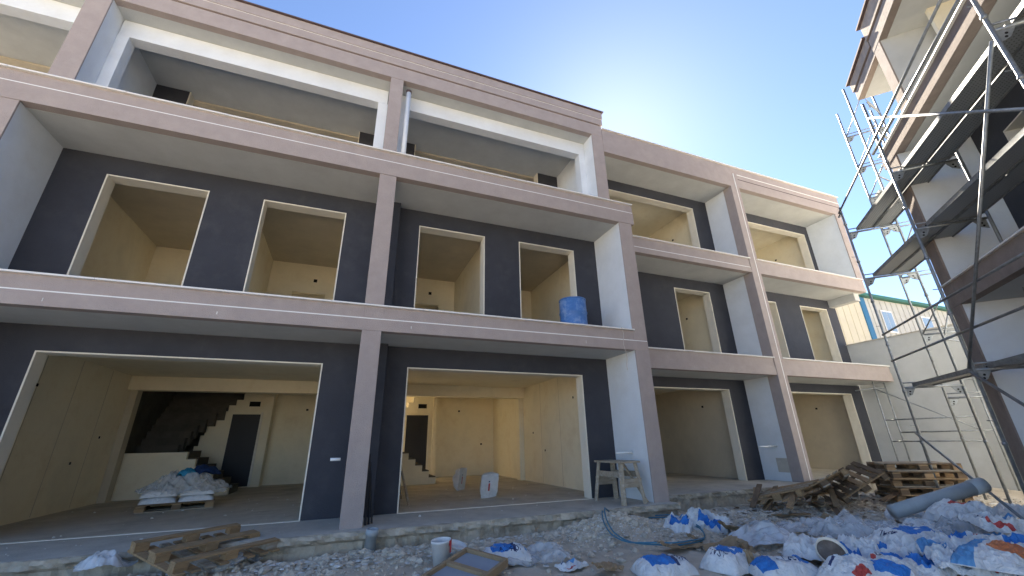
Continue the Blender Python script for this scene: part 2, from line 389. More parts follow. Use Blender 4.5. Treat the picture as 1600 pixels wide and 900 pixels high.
def upper_room(parent, x0, x1, y0, yb, z0, zc, door_x):
    wl = MB().box(x0-.06, x0, y0, yb-.001, z0, zc).build('partition_wall', 'cream', parent)
    MB().box(x1, x1+.06, y0, yb-.001, z0, zc).build('partition_wall', 'cream', parent)
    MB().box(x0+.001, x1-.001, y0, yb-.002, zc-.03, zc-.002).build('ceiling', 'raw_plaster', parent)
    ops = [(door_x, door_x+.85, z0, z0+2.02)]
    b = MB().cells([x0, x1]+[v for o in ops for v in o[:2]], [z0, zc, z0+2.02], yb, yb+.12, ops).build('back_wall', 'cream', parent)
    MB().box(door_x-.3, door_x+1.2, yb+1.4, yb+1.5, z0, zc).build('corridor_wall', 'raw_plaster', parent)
    socket(door_x+.55, yb-.001, z0+2.38, b, 'y', .09, .09)

def block(root, x_edges, yf, zs, dark_y, top_set, depth, P):
    """shared floor plates; zs = dict of levels"""
    xa, xb = x_edges
    MB().box(xa, xb, yf+.16, depth, zs['s1b'], zs['s1t']-.2).build('floor_plate', 'soffit', root)
    MB().box(xa, xb, yf+.16, depth, zs['s2b'], zs['s2t']-.25).build('floor_plate', 'soffit', root)
    MB().box(xa, xb, yf+top_set+.2, depth, zs['rb'], zs['rt']-.3).build('roof_plate', 'soffit', root)

# ---- tall block (three bays in view)
tall = tag(empty('apartment_building', (0,0,0)), 'mauve and charcoal three storey unfinished row with tall roofline and set back top floor', 'building')
Z1b, Z1l, Z1t = 2.92, 3.12, 3.345
Z2b, Z2l, Z2t = 6.03, 6.34, 6.56
ZRb, ZRg, ZRl, ZRt = 9.25, 9.62, 9.85, 10.13
XL = -11.0
rough_plinth('floor_slab', XL, 5.97, -.24, 9.3, -.5, .02, tall, 3)
MB().box(XL, 5.95, .16, 9.3, Z1b, 3.14).build('floor_plate', 'soffit', tall)
MB().box(XL, 6.0, .16, 9.3, Z2b, 6.3).build('floor_plate', 'soffit', tall)
MB().box(XL, 5.95, .86, 9.3, ZRb, 9.6).build('roof_plate', 'soffit', tall)
REAR = [(.42, 1.95, .05, 2.65), (.6, 2.4, 3.6, 5.4), (-4.6, -2.6, 3.6, 5.4)]  # ground floor opening is added, hidden from the camera, to admit sun
MB().cells([XL, 5.95]+[v for o in REAR for v in o[:2]], [-.4, 9.6]+[v for o in REAR for v in o[2:]], 9.3, 9.45, REAR).build('rear_wall', 'mauve', tall)
MB().box(5.75, 5.95, 1.4, 9.29, .0, Z1b-.002).build('end_wall', 'mauve', tall)
MB().box(5.75, 5.95, 1.4, 9.29, 3.142, Z2b-.002).build('end_wall', 'mauve', tall)
MB().box(5.75, 5.95, 2.9, 9.29, 6.302, ZRb-.002).build('end_wall', 'mauve', tall)
fascia('balcony_fascia', XL, 5.955, 0, Z1b, Z1l, Z1t, tall, capx=(XL, 5.63))
fascia('balcony_fascia', XL, 6.04, -.004, Z2b, Z2l, Z2t, tall)
# roof edge: three stepped bands
rf = MB().box(XL, 5.95, .70, .86, ZRb, ZRg).build('roof_fascia', 'mauve', tall, bevel=.004)
MB().box(XL, 5.955, .715, .855, ZRg, ZRg+.022).build('shadow_groove', 'groove', rf)
MB().box(XL, 5.985, .675, .86, ZRg+.022, ZRl).build('middle_band', 'mauve', rf, bevel=.004)
MB().box(XL, 5.98, .682, .86, ZRl, ZRl+.018).build('white_line', 'white_line', rf)
MB().box(XL, 6.0, .665, .86, ZRl+.018, ZRt-.03).build('upper_band', 'mauve', rf, bevel=.004)
MB().box(XL, 6.04, .62, .9, ZRt-.03, ZRt).build('roof_coping', 'groove', rf)
# columns and fins
for xc in (-10.72, .265):
    MB().box(xc-.155, xc+.155, .004, .32, -.03, Z1b).build('column', 'mauve', tall, bevel=.006)
    MB().box(xc-.155, xc+.155, .006, .32, 3.14, Z2b).build('column', 'mauve', tall, bevel=.006)
    MB().box(xc-.145, xc+.145, .705, 1.0, 6.3, ZRb).build('column', 'mauve', tall, bevel=.006)
    # dark service casing beside the column, white portal jambs above
    MB().box(xc+.16, xc+.36, .92, 1.115, .02, Z1b).build('service_casing', 'charcoal', tall, bevel=.01)
    MB().box(xc+.16, xc+.36, .92, 1.115, 3.14, Z2b).build('service_casing', 'charcoal', tall, bevel=.01)
    MB().box(xc-.36, xc+.32, 1.16, 1.41, 6.3, 8.84).build('portal_jamb', 'white_paint', tall, bevel=.006)
for xf in (-5.22, 5.78):
    for z0, z1, y0 in ((-.03, Z1b, .003), (3.14, Z2b, .005), (6.3, ZRb, .703)):
        yb = 1.12 if y0 < .5 else 2.85
        f = MB().box(xf-.17, xf+.17, y0+.03, yb, z0, z1).build('fin_wall', 'white_paint', tall)
        MB().box(xf-.175, xf+.175, y0, y0+.03, z0+.001, z1-.001).build('fin_front', 'mauve', f, bevel=.004)
    for s in (-1, 1):
        MB().box(min(xf+s*.172, xf+s*.36), max(xf+s*.172, xf+s*.36), 1.16, 1.41, 6.3, 8.84).build('portal_jamb', 'white_paint', tall, bevel=.006)
for a, b in ((-10.56, -5.40), (-5.04, .11), (.42, 5.60)):
    MB().box(a, b, 1.16, 1.41, 8.84, ZRb-.002).build('portal_beam', 'white_paint', tall, bevel=.006)
# charcoal walls with openings
for dx in (-5.53, 0, 5.40):
    a, b = -5.05+dx, .11+dx
    if dx == 0: a, b = -5.05, .27
    if dx > 0: a, b = .27, 5.61
    if dx < 0: a, b = -10.72, -5.39
    gx0, gx1 = -4.37+dx, -.47+dx
    opening_wall(a, b, .02, Z1b, 1.12, [(gx0, gx1, .02, 2.53)], tall)
    opening_wall(a, b, 3.14, Z2b, 1.12, [(-4.36+dx+(.03 if dx > 0 else 0), -2.84+dx+(.03 if dx > 0 else 0), 3.14, 5.66), (-1.98+dx+.03, -.47+dx+.03, 3.14, 5.67)], tall)
    # top floor: charcoal piers either side of a full-height opening
    for p, q in ((a, -4.39+dx), (-.49+dx, b)):
        w = MB().box(p, q, 2.85, 3.1, 6.3, ZRb-.004).build('facade_wall', 'charcoal', tall)
        e0 = q if q < -4+dx else p-.02
        MB().box(e0, e0+.02, 2.844, 3.11, 6.3, ZRb-.006).build('opening_lining', 'reveal', w)
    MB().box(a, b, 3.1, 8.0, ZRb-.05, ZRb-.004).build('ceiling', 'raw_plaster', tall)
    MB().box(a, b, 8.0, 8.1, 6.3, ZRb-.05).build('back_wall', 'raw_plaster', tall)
    # rooms
    if dx > -1:
        l, r = (-4.97, .17) if dx == 0 else (.37, 5.50)
        ground_room(tall, l, r, 1.372, 9.0, 2.83, dx if dx == 0 else 5.3)
        mid = -2.42 if dx == 0 else 2.9
        upper_room(tall, l, mid-.08, 1.372, 5.0, 3.14, 6.02, l+.7 if dx == 0 else 1.5)
        upper_room(tall, mid+.08, r, 1.372, 5.0, 3.14, 6.02, -1.75 if dx == 0 else 3.3)
    MB().box(gx0, gx1, 1.06, 1.13, .02, .028).build('threshold_strip', 'reveal', tall)
# plaster smears and splashes on the lower fascia
for x in (-3.9, -1.95, .9, 4.4):
    h = rnd.uniform(.03, .09)
    MB().box(x, x+rnd.uniform(.006, .014), -.003, .002, 2.98+rnd.uniform(0, .05), 3.0+h*.7).build('plaster_drip', 'flake', tall)
# services on the row
st = MB().tube((-.12, .02, .94), (.02, .02, .94), .022, 10).build('pipe_stub', 'pvc_white', tall, smooth=True)
MB().tube((5.2, .5, .89), (5.61, .5, .89), .022, 10).build('pipe_stub', 'pvc_white', tall, smooth=True)
dp = MB().tube((.56, .80, 6.3), (.56, .80, 9.02), .055, 16).build('downpipe', 'pvc_white', tall, smooth=True)
MB().tube((.56, .80, 9.0), (.56, .80, 9.06), .066, 16).build('pipe_collar', 'groove', dp, smooth=True)

# ---- lower block (two bays to the right)
low = tag(empty('apartment_building', (0,0,0)), 'lower mauve and charcoal two bay block stepping down beside the taller row', 'building')
LY = .70; DY = 1.78
l1b, l1t, l2b, l2t, lrb, lrt = 2.70, 3.16, 5.71, 6.15, 8.74, 9.55
rough_plinth('floor_slab', 5.98, 16.08, .42, 9.3, -.5, .07, low, 8)
MB().box(5.96, 15.95, LY+.16, 9.3, l1b, 2.95).build('floor_plate', 'soffit', low)
MB().box(5.96, 16.15, LY+.16, 9.3, l2b, 5.95).build('floor_plate', 'soffit', low)
MB().box(5.96, 16.3, LY+.16, 9.3, lrb, 9.3).build('roof_plate', 'soffit', low)
MB().box(5.96, 16.2, 9.3, 9.45, -.3, 9.3).build('rear_wall', 'mauve', low)
for a, b, c in ((5.96, 10.76, 10.76), (11.08, 15.95, 15.95)):
    fascia('balcony_fascia', a, b, LY+.003, l1b, 2.93, l1t, low, line=False)
for a, b in ((5.96, 10.78), (11.06, 16.15)):
    fascia('balcony_fascia', a, b, LY-.003, l2b, 5.86, l2t, low, line=a < 8)
rf = MB().box(5.96, 16.32, LY, LY+.16, lrb, lrt-.028).build('roof_fascia', 'mauve', low, bevel=.004)
MB().box(5.96, 16.36, LY-.04, LY+.2, lrt-.028, lrt).build('roof_coping', 'marble', rf)
MB().box(11.15, 16.3, LY-.006, LY+.1, 9.24, 9.262).build('white_line', 'white_line', rf)
MB().box(11.15, 16.3, LY-.004, LY+.1, 9.06, 9.082).build('shadow_groove', 'groove', rf)
cc = MB().box(10.74, 11.10, LY-.012, LY+.3, .03, lrb+.0).build('column', 'mauve', low, bevel=.005)
MB().box(10.965, 10.985, LY-.018, LY+.05, .05, 9.26).build('white_line', 'white_line', cc)
f = MB().box(10.76, 11.08, LY+.3, DY, .03, lrb).build('fin_wall', 'white_paint', low)
MB().tube((10.10, 1.2, .91), (10.77, 1.2, .91), .02, 8).build('pipe_stub', 'pvc_white', f, smooth=True)
MB().box(10.752, 10.765, 1.0, 1.32, .28, .62).build('meter_hatch', 'concrete', f)
e = MB().box(15.88, 16.2, LY+.03, DY, l2t-.2, lrb).build('fin_wall', 'white_paint', low)
MB().box(15.875, 16.205, LY+.0, LY+.03, l2t, lrb-.002).build('fin_front', 'mauve', e)
MB().box(15.80, 16.06, LY+.22, DY, 5.45, l2b-.002).build('edge_beam', 'grey_render', low)
for (a, b, g0, g1, w0, w1, v0, v1, t0, t1) in ((5.96, 10.77, 6.75, 10.11, 6.05, 7.43, 8.72, 10.11, 6.75, 10.12), (11.07, 16.12, 12.15, 15.53, 11.65, 13.02, 14.20, 15.6, 12.2, 15.64)):
    opening_wall(a, b if a < 8 else 16.08, .07, l1b, DY, [(g0, g1, .07, 2.43)], low)
    opening_wall(a, b, 2.95, l2b, DY, [(w0, w1, 2.95, 5.37), (v0, v1, 2.95, 5.37)], low)
    opening_wall(a, b, 5.95, lrb, DY, [(t0, t1, 5.95, 8.38)], low)
    for z0, z1 in ((.07, l1b), (2.95, l2b), (5.95, lrb)):
        yb = 5.6
        cm = 'raw_plaster' if z0 < 1 else 'cream'
        MB().box(a+.1, a+.2, DY+.252, yb, z0, z1).build('partition_wall', cm, low)
        MB().box(b-.3, b-.2, DY+.252, yb, z0, z1).build('partition_wall', cm, low)
        wb = MB().box(a+.2, b-.3, yb, yb+.1, z0, z1).build('back_wall', cm, low)
        MB().box(a+.2, b-.3, DY+.252, yb, z1-.045, z1-.004).build('ceiling', 'cream', low)
        socket(b-.303, 3.2, z0+2.0, low, 'x', .07, .06); socket(b-.9, yb-.002, z0+.9, low, 'y', .2, .04)
MB().box(11.3, 13.0, 4.2, 4.5, 8.2, 8.69).build('ceiling_beam', 'cream', low)
sl_ = MB().box(13.35, 13.75, .78, 1.0, l1t+.03, l1t+.05).build('loose_tile', 'marble', low)

# ---- boundary wall at the end of the yard
bw = MB().box(16.1, 16.3, -5.5, 1.78, -.5, 4.08).build('boundary_wall', 'grey_render')
tag(bw, 'tall pale rendered wall closing the yard behind the scaffold', 'wall')
MB().box(16.06, 16.34, -5.5, 1.78, 4.08, 4.11).build('wall_coping', 'concrete', bw)
MB().box(15.95, 16.1, -1.75, -1.35, -.4, 3.2).build('pilaster', 'concrete', bw)

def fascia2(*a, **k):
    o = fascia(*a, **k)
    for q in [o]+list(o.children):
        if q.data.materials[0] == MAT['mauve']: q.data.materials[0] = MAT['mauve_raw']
# ---- diagonal building on the right behind the scaffold
dia = tag(empty('apartment_building', (10.2, -3.3, 0), R(222)), 'mauve trimmed building behind the steel scaffold standing at an angle to the row', 'building')
d1b, d1t, d2b, d2t, drb, drt = 3.27, 3.69, 6.53, 6.86, 9.80, 10.75
XN = 13.0
MB().box(0, XN, .16, 8, d1b, 3.5).build('floor_plate', 'grey_render', dia)
MB().box(-.25, XN, .16, 8, d2b, 6.7).build('floor_plate', 'grey_render', dia)
MB().box(-.4, XN, .86, 8, drb, 10.3).build('roof_plate', 'grey_render', dia)
MB().box(-2.0, -.402, .86, 5, 9.74, 10.1).build('roof_plate', 'grey_render', dia)
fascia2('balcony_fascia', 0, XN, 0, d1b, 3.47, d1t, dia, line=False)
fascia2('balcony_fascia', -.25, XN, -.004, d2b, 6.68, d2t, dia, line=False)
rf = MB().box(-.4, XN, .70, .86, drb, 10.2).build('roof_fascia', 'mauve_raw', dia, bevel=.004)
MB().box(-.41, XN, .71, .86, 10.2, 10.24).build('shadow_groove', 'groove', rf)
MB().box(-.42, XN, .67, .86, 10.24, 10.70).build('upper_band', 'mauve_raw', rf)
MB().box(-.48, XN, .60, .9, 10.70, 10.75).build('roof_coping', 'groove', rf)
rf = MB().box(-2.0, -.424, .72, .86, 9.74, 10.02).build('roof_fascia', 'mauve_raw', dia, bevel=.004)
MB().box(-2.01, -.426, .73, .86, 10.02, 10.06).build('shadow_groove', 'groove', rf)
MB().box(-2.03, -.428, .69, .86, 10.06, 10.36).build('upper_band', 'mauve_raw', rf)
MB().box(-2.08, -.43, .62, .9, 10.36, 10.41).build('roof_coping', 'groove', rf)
for x0, x1 in ((0, .34), (5.35, 5.66), (10.7, 11.04)):
    for z0, z1, y0 in ((-.4, d1b, .004), (3.5, d2b, .006), (6.7, drb, .704)):
        if x0 > 1 and x0 < 8:
            MB().box(x0, x1, y0, y0+.32, z0, z1).build('column', 'mauve_raw', dia, bevel=.006); continue
        xo = -.38 if (y0 > .5 and x0 == 0) else 0
        f = MB().box(x0+.004+xo, x1-.004+xo, y0+.03, 1.15 if y0 < .5 else 2.85, z0, z1).build('fin_wall', 'grey_render' if y0 > .5 else 'white_paint', dia)  # top fins coloured greyer to offset the direct sun on them
        MB().box(x0+xo, x1+xo, y0, y0+.03, z0+.001, z1-.001).build('fin_front', 'mauve_raw', f)
for i, (a, b) in enumerate(((.34, 5.5), (5.5, 10.7))):
    opening_wall(a, b, .0, d1b, 1.15, [(a+.7, b-.7, .0, 2.7)], dia)
    opening_wall(a, b, 3.5, d2b, 1.15, [(a+.75, a+2.25, 3.5, 6.05), (b-2.2, b-.7, 3.5, 6.05)], dia)
    opening_wall(a, b, 6.7, drb, 2.85, [(a+.7, b-.7, 6.7, 9.3)], dia)
    for z0, z1 in ((.0, d1b), (3.5, d2b), (6.7, drb)):
        MB().box(a, b, 5.5, 5.6, z0, z1).build('back_wall', 'cream', dia)
        MB().box(a+.02, a+.12, 1.41, 5.5, z0, z1).build('partition_wall', 'cream', dia)
MB().box(0, .2, 1.16, 8, -.3, d2b).build('end_wall', 'white_paint', dia)
MB().box(0, XN, .3, 8, -.5, .03).build('floor_slab', 'concrete', dia)

# ---- clad building beyond the boundary wall
far = tag(empty('clad_building', (30.6, 8.0, 0), 0), 'cream metal clad building with blue strip and green roof edge beyond the wall', 'building')
MB().box(-8, 26, 0, 14, -.4, 9.6).build('wall', 'clad_cream', far)
MB().box(-.35, .16, -.06, .0, -.3, 9.58).build('blue_strip', 'clad_blue', far)
MB().box(.17, 26, -.05, -.001, -.3, 9.58).build('shaded_cladding', 'clad_grey_shade', far)  # shade of the turned-away face put into a greyer colour
for i in range(30):
    x = .5+i*.62
    MB().box(x, x+.05, -.085, -.051, -.3, 9.57).build('cladding_rib', 'clad_grey_shade', far)
for i in range(11):
    x = -7.6+i*.66
    MB().box(x, x+.04, -.03, -.001, -.3, 9.57).build('cladding_rib', 'clad_cream', far)
for x in (1.4, 6.0, 10.6, 15.2):
    w = MB().box(x, x+1.2, -.12, -.086, 7.35, 8.85).build('window', 'white_line', far)
    for s in (0, 1): MB().box(x+.07+s*.55, x+.58+s*.55, -.13, -.121, 7.45, 8.75).build('pane', 'glass', w)
MB().box(-8.3, 26.4, -.35, 14.3, 9.6, 9.8).build('roof_edge', 'roof_green', far)

# ------------------------------------------------------------------ scaffold
SC = empty('scaffold', (10.9, -1.85, 0), R(225))
tag(SC, 'tall galvanised steel scaffold with perforated decks in front of the angled building', 'scaffold')
SCI = SC.matrix_basis.inverted()
loc = lambda p: tuple(SCI @ Vector(p))
def tube(name, p, q, r=.024, mt='galv'): return MB().tube(p, q, r, 10).build(name, mt, SC, smooth=True)
LV = (2.05, 4.53, 5.73)
stand = [(0, 0, -.2, 6.45), (0, .95, -.2, 9.9), (2.6, 0, -.25, 7.4), (2.6, .98, -.2, 7.6), (5.7, 0, -.25, 8.0), (5.7, .95, -.2, 8.0), (8.6, 0, -.25, 8.0)]
for x, y, a, b in stand:
    s = tube('standard', (x, y, a), (x, y, b))
    MB().box(x-.075, x+.075, y-.075, y+.075, a-.012, a).build('base_plate', 'galv', s)
    for z in (.95, 1.95, 2.95, 3.95, 4.95, 5.95):
        if z < b: MB().tube((x, y, z), (x, y, z+.05), .034, 10).build('joint_collar', 'galv', s, smooth=True)
    for z in (1.3, 3.4, 5.1, 6.2):
        if z < b: MB().tube((x, y-.024, z), (x+.02, y-.10, z), .008, 6).build('lock_pin', 'galv', s)
# end tower beyond the corner
T3 = loc((12.93, -1.64, 0)); T5 = (T3[0]+.1, T3[1]+.9, 0); T6 = (T3[0]+.75, T3[1]+.42, 0)
for t, zt in ((T3, 10.3), (T5, 11.2), (T6, 9.6)):
    s = tube('standard', (t[0], t[1], -.2), (t[0], t[1], zt))
    for z in (1.0, 3.0, 5.0, 7.0, 9.0): MB().tube((t[0], t[1], z), (t[0], t[1], z+.05), .034, 10).build('joint_collar', 'galv', s, smooth=True)
def gusset(p, d, s):
    """triangular corner plate with two holes under a transom"""
    p = Vector(p); d = Vector(d).normalized(); a = .17; b = MB(); n = d.cross(Vector((0,0,1)))*.006
    pts = [p, p+d*a, p+d*a*.55-Vector((0,0,a*.75)), p-Vector((0,0,a))]
    for k in (-1, 1): b.v += [tuple(q+n*k) for q in pts]
    b.f += [(0,1,2,3), (7,6,5,4)]+[(i, i+4, (i+1) % 4+4, (i+1) % 4) for i in range(4)]
    g_ = b.build('gusset_plate', 'galv', s)
    for c in (.36, .66):
        q = p+d*a*(.52-.3*c)-Vector((0,0,a*c)); MB().tube(q-n*1.4, q+n*1.4, .017, 8).build('plate_hole', 'hole', g_)
def transom(p, q, name='transom'):
    o = tube(name, p, q, .022); d = Vector(q)-Vector(p)
    MB().tube(Vector(p)+Vector((0,0,.10)), Vector(q)+Vector((0,0,.10)), .014, 8).build('top_bar', 'galv', o, smooth=True)
    gusset(Vector(p)+d.normalized()*.024-Vector((0,0,.02)), d, o); gusset(Vector(q)-d.normalized()*.024-Vector((0,0,.02)), -d, o)
for x in (0, 2.6, 5.7):
    for z in LV: transom((x, 0, z), (x, .95, z))
for z in (1.9, 3.4, 4.9, 6.3, 7.3, 8.3, 9.4):
    transom((T3[0], T3[1], z), (T5[0], T5[1], z))
    if z > 2: tube('brace', (T3[0], T3[1], z), (T6[0], T6[1], z+.9), .014)
    transom((T6[0], T6[1], z+.5), (T5[0], T5[1], z+.5))
for z in (3.0, 5.2, 7.1): tube('brace', (0, .95, z), (T5[0], T5[1], z+1.6), .016); tube('ledger', (0, .95, z), (T6[0], T6[1], z), .018)
def deck(x0, x1, y0, z):
    d = MB().box(x0+.05, x1-.05, y0, y0+.31, z+.03, z+.075).build('deck', 'perforated_steel', SC)
    for yy in (y0-.006, y0+.302):
        MB().box(x0+.04, x1-.04, yy, yy+.014, z+.008, z+.085).build('deck_rail', 'galv', d)
    for xx in (x0+.05, x1-.09): MB().box(xx, xx+.04, y0+.008, y0+.302, z+.012, z+.029).build('deck_hook', 'galv', d)
for z in LV:
    for a, b in ((0, 2.6), (2.6, 5.7), (5.7, 8.6)):
        for y0 in ((.16, .50) if z > 3 else (.16,)): deck(a, b, y0, z)
deck(T3[0]-.2, T3[0]+.2, T3[1]+.2, 7.35)
for z in (2.62, 3.2):
    tube('guard_rail', (0, -.03, z), (2.6, -.03, z), .02); tube('guard_rail', (2.6, -.03, z), (5.7, -.03, z), .02)
tube('brace', (2.6, -.05, 2.08), (5.7, -.05, 5.6), .021)
tube('brace', (2.6, -.05, 2.02), (5.7, -.05, .0), .021)
tube('brace', (0, -.05, 1.15), (2.75, -.05, -.2), .021)
def on_row(u, v, y):
    """where a sight line meets the vertical plane of a scaffold row"""
    c = SCI @ CAM; d = SCI.to_3x3() @ ray(u, v); return c + d*((y-c.y)/d.y)
q = on_row(1470, 0, -.05); a0 = Vector((0, -.05, 6.3)); tube('brace', a0, a0+(q-a0)*1.15, .021)
a0 = on_row(1366, 238, -.03); q = on_row(1498, 0, -.03); tube('guard_rail', a0-(q-a0)*.02, a0+(q-a0)*1.3, .026)
tube('tie_tube', (2.6, 0, 7.05), loc(at_dist(1640, 168, 6.6)), .022)
tube('tie_tube', (0.0, 0, 6.32), (-.28, 0.02, 6.32), .02)

# small frame scaffold against the boundary wall
s2 = tag(empty('small_scaffold', (15.2, .9, 0)), 'small steel frame scaffold standing against the pale boundary wall', 'scaffold')
def t2(name, p, q, r=.022): return MB().tube(p, q, r, 8).build(name, 'galv', s2, smooth=True)
for x, y in ((0, 0), (.62, .02), (.1, -2.0), (.7, -2.0)): t2('standard', (x, y, -.25), (x, y, 2.75))
for x0, y0, x1, y1, z in ((0, 0, .62, .02, 2.5), (0, 0, .1, -2, 1.55), (0, 0, .1, -2, .95), (.62, .02, .7, -2, 1.2), (.1, -2, .7, -2, 2.5)): t2('ledger', (x0, y0, z), (x1, y1, z), .018)
t2('ledger', (-.35, .35, 2.45), (.0, 0, 2.5), .018); t2('brace', (0, 0, 2.48), (.1, -2, 1.2), .016)

# ------------------------------------------------------------------ pallets
def pallet_proto(name, wood, seed, perp=False):
    r = random.Random(seed); root = empty(name)
    def bd(n, x0, x1, y0, y1, z0, z1):
        j = r.uniform(-.008, .008)
        MB().box(x0+j, x1+j, y0+j*.6, y1+j*.6, z0, z1).build(n, r.choice(wood), root, bevel=.003)
    for y in (-.4, 0, .4):
        w = .05 if y else .0725
        bd('runner_board', -.6, .6, y-w, y+w, 0, .022)
        bd('stringer_board', -.6, .6, y-w, y+w, .100, .122) if False else None
        for x in (-.5275, 0, .5275): bd('block', x-.0725 if x else -.0725, x+.0725, y-w, y+w, .0225, .1)
    if perp:
        for i in range(8):
            x = -.545+i*1.09/7; bd('deck_board', x-.05, x+.05, -.5, .5, .1005, .122)
        return root
    for x in (-.5275, 0, .5275): bd('cross_board', x-.07, x+.07, -.45, .45, .1005, .122)
    for i in range(7):
        y = -.4+i*.8/6; bd('deck_board', -.6, .6, y-.045, y+.045, .1225, .144)
    return root
GRP = 'wooden pallets dumped in the yard'
def place(o, loc_, rot, label, cat, group=None):
    o.rotation_mode = 'XYZ'; o.location = loc_; o.rotation_euler = rot; tag(o, label, cat, group); return o
pA = pallet_proto('pallet', ['wood', 'wood', 'wood_grey'], 1, True)
pB = pallet_proto('pallet', ['wood_grey', 'wood', 'wood_dark'], 2)
pC = pallet_proto('pallet', ['wood', 'wood_dark'], 3)
# upside-down pallet resting on the broken plinth edge
d1 = (Vector((-1.38, .63, .14))-Vector((-2.15, -.11, .14))).normalized()
lo = (Vector((-.95, -.78, -.04))-Vector((-1.76, .2, .16))); lo -= d1*lo.dot(d1); lo.normalize()
nz = d1.cross(lo); mm = Matrix((d1, lo, nz)).transposed().to_4x4(); mm.translation = Vector((-1.34, -.34, .085))
if nz.z > 0: mm = Matrix((d1, -lo, -nz)).transposed().to_4x4(); mm.translation = Vector((-1.34, -.34, .085))
pA.rotation_mode = 'QUATERNION'; pA.location = mm.translation; pA.rotation_quaternion = mm.to_quaternion()
tag(pA, 'upturned brown pallet tilted against the broken plinth edge below the left shop opening', 'pallet', GRP)
stack_o = Vector((11.1, -1.45, -.14))
for k in range(5):
    p = copy_tree((pB, pC)[k % 2]) if k > 1 else (pB, pC)[k]
    place(p, (stack_o.x+rnd.uniform(-.05, .05), stack_o.y+rnd.uniform(-.05, .05), stack_o.z+k*.146), (0, 0, R(-38)+rnd.uniform(-.05, .05)), ('lowest', 'second lowest', 'middle', 'second highest', 'topmost')[k]+' pallet of the tall flat stack behind the scaffold foot', 'pallet', GRP)
for k in range(3):
    p = copy_tree(pC); place(p, (12.5+rnd.uniform(-.05, .05), -.75, -.14+k*.146), (0, 0, R(-30)+rnd.uniform(-.06, .06)), ('lowest', 'middle', 'topmost')[k]+' pallet of the low stack near the boundary wall', 'pallet', GRP)
p = copy_tree(pB); place(p, (9.05, -.95, .17), (R(-28), R(8), R(35)), 'grey weathered pallet leaning on the broken brown pallet', 'pallet', GRP)
p = copy_tree(pA); p.rotation_mode = 'XYZ'; place(p, (8.45, -.55, .04), (R(-14), R(-4), R(20)), 'broken brown pallet lying beside the right hand column', 'pallet', GRP)
p = copy_tree(pC); place(p, (9.75, -1.05, .2), (R(-32), R(-6), R(50)), 'dark brown pallet propped against the flat pallet stack', 'pallet', GRP)
# loose boards
for i in range(16):
    x = rnd.uniform(7.4, 10.6); y = rnd.uniform(-1.5, .15); a = rnd.uniform(-.4, .9); L = rnd.uniform(.5, 1.2)
    z = hground(x, y)+rnd.uniform(.05, .22)
    o = MB().box(-L/2, L/2, -.045, .045, -.011, .011).build('loose_board', rnd.choice(['wood', 'wood_dark', 'wood_grey']), None, bevel=.003)
    place(o, (x, y, z), (rnd.uniform(-.3, .3), rnd.uniform(-.22, .22), a), 'loose pallet board on the heap beside the right hand column', 'board', 'loose boards on the heap')

for i in range(14):
    L = rnd.uniform(1.0, 1.8); x = rnd.uniform(7.7, 9.9); y = rnd.uniform(-1.15, -.05)
    o = MB().box(-L/2, L/2, -.05, .05, -.012, .012).build('loose_board', rnd.choice(['wood', 'wood', 'wood_grey', 'wood_dark']), None, bevel=.003)
    place(o, (x, y, hground(x, y)+rnd.uniform(.1, .34)), (rnd.uniform(-.35, .1), rnd.uniform(-.26, -.04), R(22)+rnd.uniform(-.3, .3)), 'long loose plank fanned over the heap of broken pallets', 'board', 'long planks on the heap')

